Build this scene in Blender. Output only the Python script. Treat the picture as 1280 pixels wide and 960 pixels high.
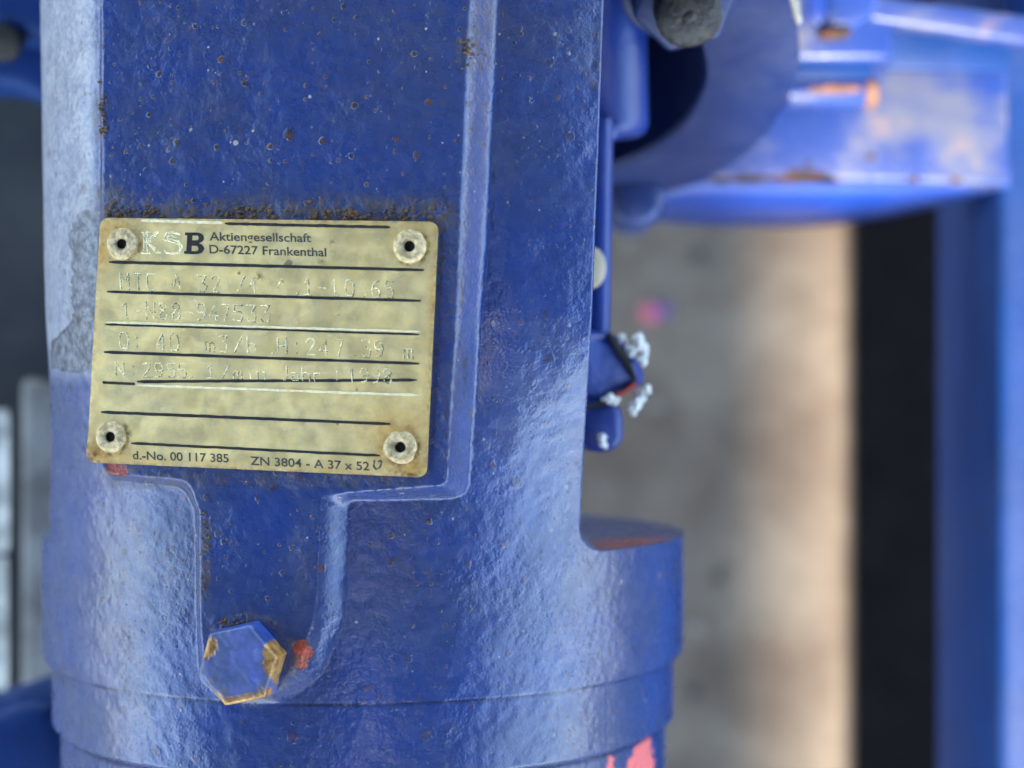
import bpy, bmesh, math, random
import numpy as np
from mathutils import Vector

random.seed(7)
rng = np.random.default_rng(7)
for o in list(bpy.data.objects):
    bpy.data.objects.remove(o)
SC = bpy.context.scene
COL = SC.collection
MM = 0.001            # all sizes below are millimetres

# ------------------------------------------------------------------ camera
D, PX = 270.0, 0.121  # camera height over the nameplate, mm per photo pixel there
cam = bpy.data.cameras.new('camera')
cam.sensor_width = 36.0
cam.lens = 18.0 / (640 * PX / D)
cam.clip_start, cam.clip_end = 0.01, 500.0
cam.dof.use_dof = True
cam.dof.focus_distance = (D + 1.0) * MM
cam.dof.aperture_fstop = 9.6
cam_ob = bpy.data.objects.new('camera', cam)
cam_ob.location = (0, 0, D * MM)
COL.objects.link(cam_ob)
SC.camera = cam_ob

# ------------------------------------------------------------------ sky, sun, exposure
SUN_EL, SUN_AZ = math.radians(60), math.radians(184)   # azimuth from +Y (top of the picture) towards +X
w = bpy.data.worlds.new('World')
SC.world = w
w.use_nodes = True
wn = w.node_tree
sky = wn.nodes.new('ShaderNodeTexSky')
sky.sky_type = 'NISHITA'
sky.sun_disc = False
sky.sun_elevation = SUN_EL
sky.sun_rotation = SUN_AZ
sky.dust_density = 0.9
bg = wn.nodes['Background']
bg.inputs['Strength'].default_value = 0.15
wn.links.new(sky.outputs['Color'], bg.inputs['Color'])
sun = bpy.data.lights.new('sun', 'SUN')
sun.energy = 2.0
sun.angle = math.radians(1.5)
sun.color = (1.0, 0.94, 0.85)
sun_ob = bpy.data.objects.new('sun', sun)
sd = Vector((math.cos(SUN_EL) * math.sin(SUN_AZ), math.cos(SUN_EL) * math.cos(SUN_AZ), math.sin(SUN_EL)))
sun_ob.rotation_euler = sd.to_track_quat('Z', 'Y').to_euler()
sun_ob.location = (0, 0, 3)
COL.objects.link(sun_ob)
SC.view_settings.view_transform = 'Standard'
SC.view_settings.look = 'None'
SC.view_settings.gamma = 1.0
SC.view_settings.exposure = 3.15

# ------------------------------------------------------------------ helpers
def P(u, v, z):
    k = PX * (D - z) / D
    return np.array([(u - 640) * k, (480 - v) * k, z])

def proj(x, y, z):
    k = D / (D - z) / PX
    return 640 + x * k, 480 - y * k

OFF = {}              # world offset of the thing an object belongs to

def thing(name, label, cat, loc, group=None):
    o = bpy.data.objects.new(name, None)
    o.empty_display_size = 0.01
    o.location = Vector(loc) * MM
    o['label'] = label
    o['category'] = cat
    if group:
        o['group'] = group
    COL.objects.link(o)
    OFF[o.name] = np.array(loc, float)
    return o

def obj(name, verts, faces, mat, parent=None, smooth=True, label=None, attrs=None):
    v = np.asarray(verts, float).reshape(-1, 3)
    off = OFF[parent.name] if parent else np.zeros(3)
    me = bpy.data.meshes.new(name)
    me.from_pydata(((v - off) * MM).tolist(), [], [tuple(int(i) for i in f) for f in faces])
    me.update()
    me.polygons.foreach_set('use_smooth', [smooth] * len(me.polygons))
    if attrs:
        for k, a in attrs.items():
            at = me.attributes.new(k, 'FLOAT', 'POINT')
            at.data.foreach_set('value', np.asarray(a, np.float32))
    me.materials.append(mat)
    o = bpy.data.objects.new(name, me)
    COL.objects.link(o)
    if parent:
        o.parent = parent
    OFF[o.name] = off
    if label:
        o['label'] = label
    return o

def tag(o, label, cat, group=None, kind=None):
    if label: o['label'] = label
    if cat: o['category'] = cat
    if group: o['group'] = group
    if kind: o['kind'] = kind
    return o

def bm_obj(name, bm, mat, parent=None, smooth=False, label=None, auto=None):
    bm.normal_update()
    vs = [v.co[:] for v in bm.verts]
    bm.verts.index_update()
    fs = [[v.index for v in f.verts] for f in bm.faces]
    o = obj(name, vs, fs, mat, parent, smooth, label)
    if auto is not None:
        sharp(o, auto)
    bm.free()
    return o

def sharp(o, deg):
    me = o.data
    b = bmesh.new(); b.from_mesh(me)
    for e in b.edges:
        if len(e.link_faces) == 2 and e.calc_face_angle(0) > math.radians(deg):
            e.smooth = False
    b.to_mesh(me); b.free()

def bevel(bm, width, seg=2, ang=30):
    bm.normal_update()
    ed = [e for e in bm.edges if len(e.link_faces) == 2 and e.calc_face_angle(0) > math.radians(ang)]
    bmesh.ops.bevel(bm, geom=ed, offset=width, segments=seg, affect='EDGES', profile=0.5)

def prism(top, depth, direction=(0, 0, -1), bev=0.0, seg=2):
    """closed solid: 3-D outline plus a thickness along a direction"""
    bm = bmesh.new()
    d = np.array(direction, float); d /= np.linalg.norm(d); d *= depth
    a = [bm.verts.new(tuple(p)) for p in top]
    b = [bm.verts.new(tuple(np.array(p) + d)) for p in top]
    n = len(a)
    bm.faces.new(a); bm.faces.new(b[::-1])
    for i in range(n):
        bm.faces.new([a[i], b[i], b[(i + 1) % n], a[(i + 1) % n]])
    bmesh.ops.recalc_face_normals(bm, faces=bm.faces[:])
    if bev:
        bevel(bm, bev, seg)
    return bm

def frame_of(axis):
    a = Vector(axis).normalized()
    t = Vector((0, 0, 1)) if abs(a.z) < 0.9 else Vector((1, 0, 0))
    e1 = a.cross(t).normalized()
    e2 = a.cross(e1).normalized()
    return np.array(a), np.array(e1), np.array(e2)

def lathe(profile, centre, axis, n=32):
    """profile: (radius, height along axis) from bottom to top; radius 0 closes"""
    a, e1, e2 = frame_of(axis)
    c = np.array(centre, float)
    vs, fs, rows = [], [], []
    for r, h in profile:
        if r <= 1e-6:
            rows.append([len(vs)]); vs.append(c + a * h)
        else:
            row = []
            for i in range(n):
                t = 2 * math.pi * i / n
                row.append(len(vs)); vs.append(c + a * h + r * (math.cos(t) * e1 + math.sin(t) * e2))
            rows.append(row)
    for A, B in zip(rows[:-1], rows[1:]):
        for i in range(n):
            j = (i + 1) % n
            if len(A) == 1 and len(B) == 1: continue
            if len(A) == 1: fs.append((A[0], B[j], B[i]))
            elif len(B) == 1: fs.append((A[i], A[j], B[0]))
            else: fs.append((A[i], A[j], B[j], B[i]))
    return vs, fs

def sst(a, b, x):
    t = np.clip((x - a) / (b - a), 0, 1)
    return t * t * (3 - 2 * t)

def sdf_poly(pts, x, y):
    """signed distance to a polygon, negative inside"""
    x = np.asarray(x, float); y = np.asarray(y, float)
    d = np.full(x.shape, 1e18); inside = np.zeros(x.shape, bool)
    n = len(pts)
    for i in range(n):
        ax, ay = pts[i]; bx, by = pts[(i + 1) % n]
        ex, ey = bx - ax, by - ay
        wx, wy = x - ax, y - ay
        t = np.clip((wx * ex + wy * ey) / (ex * ex + ey * ey + 1e-12), 0, 1)
        d = np.minimum(d, (wx - ex * t) ** 2 + (wy - ey * t) ** 2)
        c = ((ay > y) != (by > y))
        with np.errstate(divide='ignore', invalid='ignore'):
            inside ^= c & (x < (bx - ax) * (y - ay) / (by - ay + 1e-12) + ax)
    d = np.sqrt(d)
    return np.where(inside, -d, d)

def round_poly(pts, radii, n=6):
    out = []
    m = len(pts)
    for i in range(m):
        p0, p1, p2 = map(np.array, (pts[i - 1], pts[i], pts[(i + 1) % m]))
        r = radii[i] if hasattr(radii, '__len__') else radii
        a = (p0 - p1) / np.linalg.norm(p0 - p1); b = (p2 - p1) / np.linalg.norm(p2 - p1)
        ang = math.acos(np.clip(a @ b, -1, 1))
        if r <= 0:
            out.append(tuple(p1)); continue
        t = min(r / math.tan(ang / 2), 0.48 * np.linalg.norm(p0 - p1), 0.48 * np.linalg.norm(p2 - p1))
        s, e = p1 + a * t, p1 + b * t
        for k in range(n + 1):
            q = k / n
            out.append(tuple((1 - q) ** 2 * s + 2 * q * (1 - q) * p1 + q * q * e))
    return out

def vnoise(x, y, scale, seed):
    """smooth value noise on numpy arrays, -1..1"""
    r = np.random.default_rng(seed).uniform(-1, 1, (64, 64))
    X, Y = x / scale, y / scale
    i, j = np.floor(X).astype(int), np.floor(Y).astype(int)
    f, g = X - i, Y - j
    f, g = f * f * (3 - 2 * f), g * g * (3 - 2 * g)
    A = lambda a, b: r[a % 64, b % 64]
    return (A(i, j) * (1 - f) + A(i + 1, j) * f) * (1 - g) + (A(i, j + 1) * (1 - f) + A(i + 1, j + 1) * f) * g

# ------------------------------------------------------------------ materials
class NT:
    def __init__(s, name):
        s.m = bpy.data.materials.new(name); s.m.use_nodes = True
        s.t = s.m.node_tree; s.b = s.t.nodes['Principled BSDF']
        s.co = s.t.nodes.new('ShaderNodeTexCoord').outputs['Object']
    def n(s, typ, **kw):
        x = s.t.nodes.new(typ)
        for k, v in kw.items(): setattr(x, k, v)
        return x
    def link(s, a, b): s.t.links.new(a, b)
    def val(s, sock, v):
        if hasattr(v, 'is_output'): s.link(v, sock)
        else: sock.default_value = v
    def noise(s, mm, detail=3, rough=0.55, vec=None, dist=0.0):
        x = s.n('ShaderNodeTexNoise'); x.inputs['Scale'].default_value = 1000.0 / mm
        x.inputs['Detail'].default_value = detail; x.inputs['Roughness'].default_value = rough
        x.inputs['Distortion'].default_value = dist
        s.link(vec or s.co, x.inputs['Vector']); return x.outputs['Fac']
    def voro(s, mm, vec=None, feature='F1'):
        x = s.n('ShaderNodeTexVoronoi', feature=feature); x.inputs['Scale'].default_value = 1000.0 / mm
        s.link(vec or s.co, x.inputs['Vector']); return x
    def ramp(s, fac, a, b, lo=0.0, hi=1.0):
        x = s.n('ShaderNodeMapRange', interpolation_type='SMOOTHSTEP'); s.val(x.inputs['Value'], fac)
        x.inputs['From Min'].default_value = a; x.inputs['From Max'].default_value = b
        x.inputs['To Min'].default_value = lo; x.inputs['To Max'].default_value = hi
        return x.outputs['Result']
    def math(s, op, a, b=0.0, c=0.0):
        x = s.n('ShaderNodeMath', operation=op)
        s.val(x.inputs[0], a); s.val(x.inputs[1], b); s.val(x.inputs[2], c); return x.outputs[0]
    def mix(s, f, a, b):
        x = s.n('ShaderNodeMix', data_type='RGBA')
        s.val(x.inputs[0], f); s.val(x.inputs[6], a if hasattr(a, 'is_output') else (*a, 1)); s.val(x.inputs[7], b if hasattr(b, 'is_output') else (*b, 1))
        return x.outputs[2]
    def attr(s, name):
        x = s.n('ShaderNodeAttribute', attribute_name=name); return x.outputs['Fac']
    def bump(s, h, dist_mm, strength=1.0, normal=None):
        x = s.n('ShaderNodeBump'); x.inputs['Distance'].default_value = dist_mm * MM
        x.inputs['Strength'].default_value = strength
        s.val(x.inputs['Height'], h)
        if normal is not None: s.link(normal, x.inputs['Normal'])
        return x.outputs['Normal']
    def set(s, **kw):
        for k, v in kw.items():
            sock = s.b.inputs[k.replace('_', ' ')]
            if isinstance(v, tuple): v = (*v, 1)
            s.val(sock, v)
        return s

BLUE = (0.020, 0.044, 0.165)
RUST = (0.10, 0.045, 0.018)

def speck_mask(t, mm, keep, size, vec=None):
    """scattered irregular spots: 1 inside a spot"""
    v = t.voro(mm, vec)
    sep = t.n('ShaderNodeSeparateColor'); t.link(v.outputs['Color'], sep.inputs[0])
    on = t.math('LESS_THAN', sep.outputs[0], keep)
    r = t.math('MULTIPLY', sep.outputs[1], size)
    wob = t.math('MULTIPLY', t.noise(mm * 0.25, 2), size * 0.9)
    d = t.math('SUBTRACT', t.math('ADD', v.outputs['Distance'], wob), r)
    return t.math('MULTIPLY', on, t.ramp(d, 0.05 + size * 0.25, -0.02 + size * 0.2))

def casting_paint():
    t = NT('weathered_blue_paint')
    big = t.noise(14, 3); mid = t.noise(3.2, 4)
    col = t.mix(t.ramp(big, 0.3, 0.7), BLUE, (0.030, 0.048, 0.128))
    dust = t.attr('dust')
    dm = t.math('MULTIPLY', dust, t.ramp(t.math('ADD', mid, t.math('MULTIPLY', t.noise(0.7, 3), 0.5)), 0.4, 1.0, 0.6, 1.0))
    col = t.mix(dm, col, t.mix(t.ramp(t.noise(1.0, 4), 0.35, 0.65), (0.52, 0.51, 0.48), (0.33, 0.34, 0.35)))
    # grime settled in corners and along the plate, some plate shade with it, rust specks
    gr = t.math('MULTIPLY', t.attr('grime'), t.ramp(t.noise(1.6, 5, 0.7), 0.36, 0.62, 0.05, 1.0))
    gcol = t.mix(t.ramp(t.noise(0.9, 3), 0.45, 0.62), (0.042, 0.038, 0.032), (0.10, 0.055, 0.022))
    col = t.mix(t.math('MULTIPLY', gr, 0.9), col, gcol)
    spk = t.attr('spk')
    s1 = speck_mask(t, 3.8, 0.42, 0.31)
    s2 = t.math('MAXIMUM', speck_mask(t, 1.9, 0.48, 0.34), speck_mask(t, 1.05, 0.42, 0.36))
    s = t.math('MULTIPLY', t.math('MAXIMUM', s1, s2), spk)
    scol = t.mix(t.ramp(t.noise(2.1, 2), 0.45, 0.65), (0.040, 0.028, 0.020), (0.13, 0.055, 0.020))
    col = t.mix(t.math('MULTIPLY', s, 0.85), col, scol)
    # pale grit
    s3 = t.math('MULTIPLY', t.math('MAXIMUM', speck_mask(t, 2.3, 0.10, 0.22), speck_mask(t, 1.2, 0.12, 0.22)), spk)
    col = t.mix(t.math('MULTIPLY', s3, 0.8), col, (0.42, 0.38, 0.30))
    # paint scaled off to old grey primer, dark cracked rim
    chip = t.attr('chip'); rim = t.attr('crack')
    ccol = t.mix(t.ramp(t.noise(1.3, 4, 0.65), 0.35, 0.65), (0.05, 0.056, 0.07), (0.17, 0.18, 0.20))
    col = t.mix(chip, col, ccol)
    col = t.mix(rim, col, (0.014, 0.012, 0.012))
    red = t.attr('red')
    rcol = t.mix(t.ramp(t.noise(1.2, 4), 0.4, 0.66), (0.42, 0.065, 0.035), (0.12, 0.045, 0.02))
    col = t.mix(red, col, rcol)
    pink = t.attr('pink')
    col = t.mix(pink, col, (0.72, 0.16, 0.13))
    rough = t.math('ADD', t.ramp(t.noise(2.4, 4), 0.3, 0.7, 0.19, 0.33), t.math('MULTIPLY', t.math('MAXIMUM', t.math('MAXIMUM', gr, dm), chip), 0.22))
    # orange peel of thick brushed paint over rough casting
    h = t.math('ADD', t.math('MULTIPLY', t.noise(1.25, 2, 0.5), 1.0), t.math('MULTIPLY', t.noise(3.4, 2), 0.9))
    h = t.math('ADD', h, t.math('MULTIPLY', t.noise(0.42, 2), 0.42))
    h = t.math('ADD', h, t.math('MULTIPLY', t.math('ADD', s, s3), 0.55))
    h = t.math('ADD', h, t.math('MULTIPLY', gr, t.math('MULTIPLY', t.noise(0.6, 3), 0.9)))
    h = t.math('SUBTRACT', h, t.math('MULTIPLY', chip, 0.4))
    h = t.math('MULTIPLY', h, t.ramp(t.noise(11, 3), 0.32, 0.68, 0.45, 1.15))
    nrm = t.bump(h, 0.155, 1.0)
    t.set(Base_Color=col, Roughness=rough, Normal=nrm)
    t.b.inputs['Specular IOR Level'].default_value = 0.62
    return t.m

def blue_paint(name, base=BLUE, dirt=0.3, rustiness=0.0, bump=0.10, rough=0.36, dirtcol=(0.20, 0.20, 0.21)):
    t = NT(name)
    col = t.mix(t.ramp(t.noise(16, 3), 0.3, 0.7), base, tuple(c * 0.85 for c in base))
    d = t.math('MULTIPLY', t.ramp(t.noise(22, 5, 0.62), 0.42, 0.66), dirt)
    col = t.mix(d, col, dirtcol)
    if rustiness:
        r = t.math('MULTIPLY', t.ramp(t.noise(11, 6, 0.65), 0.60, 0.68), rustiness)
        col = t.mix(r, col, (0.38, 0.13, 0.045))
    h = t.math('ADD', t.noise(1.4, 2), t.math('MULTIPLY', t.noise(4.5, 2), 1.4))
    t.set(Base_Color=col, Roughness=t.math('ADD', t.math('MULTIPLY', d, 0.3), rough), Normal=t.bump(h, bump))
    return t.m

def plain(name, col, rough=0.5, metal=0.0, var=0.25, mm=3.0, bump=0.05, col2=None):
    t = NT(name)
    c2 = col2 or tuple(c * (1 - var) for c in col)
    f = t.ramp(t.noise(mm, 5, 0.62), 0.35, 0.65)
    t.set(Base_Color=t.mix(f, col, c2), Roughness=t.math('ADD', rough - 0.06, t.math('MULTIPLY', t.noise(mm * 0.6, 3), 0.12)),
          Metallic=metal, Normal=t.bump(t.noise(mm * 0.4, 4), bump))
    t.b.inputs['Specular IOR Level'].default_value = 0.3
    return t.m

def plate_metal():
    t = NT('aged_plate_metal')
    col = t.mix(t.ramp(t.noise(9, 4), 0.3, 0.7), (1.0, 0.74, 0.29), (0.86, 0.66, 0.29))
    col = t.mix(t.ramp(t.noise(2.2, 5, 0.7), 0.40, 0.75, 0, 0.55), col, (0.52, 0.44, 0.24))
    col = t.mix(t.ramp(t.noise(1.1, 3), 0.62, 0.76, 0, 0.6), col, (0.98, 0.86, 0.46))
    st = t.math('MULTIPLY', t.attr('stain'), t.ramp(t.noise(2.6, 5, 0.65), 0.34, 0.60, 0.45, 1.0))
    col = t.mix(t.math('MULTIPLY', st, 0.95), col, t.mix(t.ramp(t.noise(1.5, 4), 0.4, 0.65), (0.56, 0.30, 0.05), (0.34, 0.15, 0.03)))
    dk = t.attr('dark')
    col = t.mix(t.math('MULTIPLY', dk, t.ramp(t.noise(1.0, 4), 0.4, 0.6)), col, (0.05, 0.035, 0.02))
    sp = speck_mask(t, 2.6, 0.10, 0.30)
    col = t.mix(t.math('MULTIPLY', sp, 0.8), col, (0.09, 0.065, 0.035))
    met = t.math('SUBTRACT', 0.68, t.math('MULTIPLY', t.math('MAXIMUM', st, sp), 0.6))
    rough = t.ramp(t.noise(3.0, 4), 0.3, 0.7, 0.36, 0.52)
    mp = t.n('ShaderNodeMapping'); mp.inputs['Scale'].default_value = (0.12, 1.6, 1.0); t.link(t.co, mp.inputs['Vector'])
    h = t.math('ADD', t.math('MULTIPLY', t.noise(1.2, 3), 0.6), t.math('MULTIPLY', t.noise(0.5, 2, vec=mp.outputs[0]), 0.25))
    h = t.math('ADD', h, t.math('MULTIPLY', sp, 0.5))
    t.set(Base_Color=col, Metallic=met, Roughness=rough, Normal=t.bump(h, 0.05))
    return t.m

def plug_paint():
    t = NT('chipped_plug_paint')
    chip = t.attr('chip')
    brass = t.mix(t.ramp(t.noise(1.6, 5, 0.7), 0.35, 0.65), (0.46, 0.25, 0.07), (0.17, 0.085, 0.03))
    blue = t.mix(t.ramp(t.noise(3, 4), 0.35, 0.7), BLUE, (0.038, 0.075, 0.33))
    blue = t.mix(t.math('MULTIPLY', t.attr('grime'), t.ramp(t.noise(0.9, 4), 0.38, 0.6)), blue, (0.09, 0.075, 0.05))
    blue = t.mix(t.attr('pale'), blue, (0.16, 0.175, 0.23))
    t.set(Base_Color=t.mix(chip, blue, brass), Metallic=t.math('MULTIPLY', chip, 0.35),
          Roughness=t.ramp(t.noise(1.5, 3), 0.3, 0.7, 0.32, 0.48),
          Normal=t.bump(t.math('SUBTRACT', t.math('ADD', t.noise(1.6, 3), t.math('MULTIPLY', t.noise(0.5, 2), 0.3)), t.math('MULTIPLY', chip, 0.9)), 0.12))
    return t.m

M = {}
M['casting'] = casting_paint()
M['plate'] = plate_metal()
M['plug'] = plug_paint()
M['black'] = plain('black_print', (0.018, 0.017, 0.016), 0.45, 0, 0.5, 1.0, 0.02, col2=(0.035, 0.03, 0.025))
M['worn'] = plain('worn_pale_print', (0.90, 0.77, 0.45), 0.5, 0.1, 0.2, 0.8, 0.03)
M['worn_stamp'] = plain('stamped_metal', (0.86, 0.74, 0.42), 0.40, 0.7, 0.45, 1.2, 0.04)
M['dent'] = plain('dirty_dent', (0.20, 0.16, 0.085), 0.5, 0.3, 0.4, 0.8, 0.02)
M['ink'] = plain('faded_black_ink', (0.035, 0.032, 0.028), 0.5, 0, 0.5, 0.7, 0.02, col2=(0.10, 0.09, 0.06))
M['rivet'] = plain('dull_rivet_aluminium', (0.68, 0.53, 0.29), 0.55, 0.25, 0.3, 0.9, 0.26, col2=(0.34, 0.25, 0.115))
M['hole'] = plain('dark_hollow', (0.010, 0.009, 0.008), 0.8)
M['blue_far'] = blue_paint('blue_frame_paint', dirt=0.25, rustiness=0.1)
M['blue_dusty'] = blue_paint('dusty_blue_paint', base=(0.010, 0.032, 0.16), dirt=0.75, rustiness=0.12, dirtcol=(0.085, 0.087, 0.10))
M['blue_clean'] = blue_paint('clean_blue_paint', base=(0.006, 0.033, 0.21), dirt=0.08)
M['blue_beam'] = blue_paint('deep_blue_paint', base=(0.003, 0.027, 0.125), dirt=0.03, rough=0.5)
M['blue_beam'].node_tree.nodes['Principled BSDF'].inputs['Specular IOR Level'].default_value = 0.2
M['blue_disc'] = blue_paint('dull_blue_paint', base=(0.005, 0.018, 0.095), dirt=0.08, rough=0.42)
M['crust'] = plain('white_crust', (0.78, 0.78, 0.72), 0.7, 0, 0.2, 1.0, 0.2)
M['cream'] = plain('cream_plastic', (0.42, 0.36, 0.25), 0.5, 0, 0.15, 2.0, 0.05)
M['steel'] = plain('oily_dark_steel', (0.014, 0.014, 0.015), 0.28, 0.2, 0.6, 2.0, 0.2, col2=(0.045, 0.040, 0.032))
M['rustm'] = plain('orange_rust', (0.075, 0.030, 0.013), 0.8, 0, 0.5, 4.0, 0.2, col2=(0.030, 0.022, 0.018))
M['rust_light'] = plain('dusty_rust', (0.22, 0.105, 0.055), 0.75, 0, 0.5, 3.0, 0.2, col2=(0.12, 0.055, 0.03))
M['redp'] = plain('red_primer', (0.36, 0.05, 0.035), 0.6, 0, 0.5, 2.0, 0.1)
M['guard'] = plain('dark_grey_paint', (0.020, 0.022, 0.026), 0.6, 0, 0.5, 40.0, 0.05, col2=(0.045, 0.045, 0.043))
M['greypost'] = plain('grey_dirty_paint', (0.20, 0.19, 0.175), 0.55, 0, 0.5, 14.0, 0.1, col2=(0.10, 0.09, 0.08))
M['whitepipe'] = plain('white_worn_paint', (0.62, 0.62, 0.58), 0.5, 0, 0.5, 9.0, 0.1, col2=(0.20, 0.20, 0.18))
M['pipe'] = plain('blue_pipe_paint', BLUE, 0.4, 0, 0.2, 30.0, 0.05)
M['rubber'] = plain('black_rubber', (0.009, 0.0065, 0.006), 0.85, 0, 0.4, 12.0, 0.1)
M['walk'] = plain('grey_steel_deck', (0.035, 0.037, 0.042), 0.6, 0, 0.2, 30.0, 0.05)
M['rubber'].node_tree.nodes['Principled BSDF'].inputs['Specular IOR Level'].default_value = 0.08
def floor_mat():
    t = NT('dusty_concrete')
    col = t.mix(t.ramp(t.noise(34, 5, 0.6), 0.32, 0.68), (0.090, 0.058, 0.034), (0.168, 0.128, 0.086))
    col = t.mix(t.ramp(t.noise(9, 4, 0.6), 0.50, 0.72, 0, 0.6), col, (0.105, 0.078, 0.052))
    col = t.mix(t.ramp(t.noise(5.5, 3), 0.66, 0.74, 0, 0.7), col, (0.10, 0.08, 0.06))
    t.set(Base_Color=col, Roughness=0.8, Normal=t.bump(t.noise(4, 5, 0.65), 1.0))
    return t.m
M['floor'] = floor_mat()

# ------------------------------------------------------------------ setting: the ground under the machine
FLOOR = -350.0
obj('ground', [(-3e4, -3e4, FLOOR), (3e4, -3e4, FLOOR), (3e4, 3e4, FLOOR), (-3e4, 3e4, FLOOR)], [(0, 1, 2, 3)], M['floor'])['kind'] = 'structure'

# ------------------------------------------------------------------ bearing bracket
B = math.tan(math.radians(12.0))           # the plate pad leans 12 degrees to the left
X0 = -36.9
def zpad(x): return B * (x - X0)
def on_pad(u, v, lift=0.0):
    """point of the pad plane (lifted) seen at a photo pixel"""
    k = (np.asarray(u, float) - 640) * PX / D
    a = -B * X0 + lift * math.sqrt(1 + B * B)
    z = (a + B * k * D) / (1 + B * k)
    f = PX * (D - z) / D
    return np.stack([(np.asarray(u, float) - 640) * f, (480 - np.asarray(v, float)) * f, z], -1)
NPAD = np.array([-B, 0, 1.0]) / math.sqrt(1 + B * B)

bracket = thing('bearing_bracket', 'big blue painted cast bearing bracket carrying the brass coloured nameplate', 'pump housing', (-26, 0, -58))

AX, AZ, R0 = -26.6, -58.5, 58.0            # axis of the round end
YF = -27.0                                 # rear face of the flange
Y1, Y2, YEND, YTOP = -48.6, -60.0, -80.0, 78.0

def catmull(pts, n):
    p = np.array(pts, float); p = np.vstack([2 * p[0] - p[1], p, 2 * p[-1] - p[-2]])
    out = []
    for i in range(1, len(p) - 2):
        for k in range(n):
            t = k / n
            out.append(0.5 * ((2 * p[i]) + (-p[i - 1] + p[i + 1]) * t + (2 * p[i - 1] - 5 * p[i] + 4 * p[i + 1] - p[i + 2]) * t * t + (-p[i - 1] + 3 * p[i] - 3 * p[i + 1] + p[i + 2]) * t ** 3))
    out.append(p[-2]); return np.array(out)

def resample(c, n):
    s = np.r_[0, np.cumsum(np.linalg.norm(np.diff(c, axis=0), axis=1))]
    q = np.linspace(0, s[-1], n)
    return np.stack([np.interp(q, s, c[:, 0]), np.interp(q, s, c[:, 1])], 1)

def cut_right(c, xe):
    """keep the part of a left-to-right curve up to x = xe"""
    i = len(c) - 1
    while i > 0 and c[i - 1, 0] > xe: i -= 1
    a, b = c[i - 1], c[i]
    t = np.clip((xe - a[0]) / (b[0] - a[0] + 1e-9), 0, 1)
    return np.vstack([c[:i], a + (b - a) * t])

def prof_bracket(y):
    dx = -0.0165 * (y + 15) * 1.0          # the left side runs slightly inwards towards the flange
    pts = [(-70 , -92), (-76.5, -70), (-79.3, -50), (-79.2, -38), (-76.6, -25), (-71.5, -14.5), (-64.6, -7.0),
           (-54, -4.6), (-40, -2.6), (-20, -0.3), (-4, 1.5), (5, 0.3), (13, -2.0), (22, -5.8), (34, -13)]
    c = catmull(pts, 14)
    wl = sst(-60, -76, c[:, 0])
    c[:, 0] += dx * wl
    return c

def rad(y, th):
    r = np.full_like(th, R0)
    side = sst(math.radians(34), math.radians(66), np.abs(th))
    r = r - (1.5 * sst(YF - 0.1, YF + 0.9, y)) * sst(math.radians(58), math.radians(74), -th)
    def step(yc, d, rr): return d * sst(yc + rr, yc - rr, y)
    r = r - (0.03 + 1.27 * side) * sst(Y1 + 0.35, Y1 - 0.5, y)
    r = r - 0.13 * np.exp(-((y - Y1) / 0.22) ** 2)
    r = r - side * 0.5 * sst(Y1 + 2.2, Y1, y)
    r = r - (1.5) * sst(Y2 + 0.5, Y2 - 0.5, y) - 0.4 * np.exp(-((y - Y2 + 0.5) / 0.4) ** 2)
    return r

def prof_flange(y):
    th = np.radians(np.linspace(-118, 75, 220))
    r = rad(y, th)
    return np.stack([AX + r * np.sin(th), AZ + r * np.cos(th)], 1)

# outline of the raised pad (plate field plus tongue), photo pixels on the pad plane -> mm
def pad_mm(px):
    q = on_pad([p[0] for p in px], [p[1] for p in px]); return [(a, b) for a, b, _ in q]
inner = round_poly(pad_mm([(127, -90), (590, -90), (581, 60), (572, 300), (558, 606), (401, 618), (397, 700), (393, 770), (372, 826), (330, 862), (285, 862), (255, 838), (250, 780), (249, 640), (236, 600), (128, 592), (118, 440), (128, 260)]),
                   [0, 0, 8, 40, 1.2, .8, 20, 9, 6, 6, 4, 4, 20, 2.2, 3.0, 2, 30, 30])
outer = round_poly(pad_mm([(123, -90), (626, -90), (618, 60), (607, 300), (582, 628), (434, 628), (432, 700), (428, 775), (402, 848), (345, 890), (278, 880), (246, 850), (243, 780), (241, 640), (226, 610), (124, 602), (112, 440), (124, 260)]),
                   [0, 0, 8, 40, 3.0, 1.0, 20, 9, 7, 7, 5, 5, 20, 2.5, 3.5, 2, 30, 30])

def xedge(y):
    """right-hand edge of the bracket, running out into the flange face through a fillet"""
    base = 10.6 + (y + 22.5) * (3.2 / 83.0)
    if y < YF + 4.2:
        t = (YF + 4.2 - y) / 4.2
        return base + 4.6 * (1 - math.sqrt(max(0.0, 1 - min(t, 1.0) ** 2)))
    return base

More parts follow.
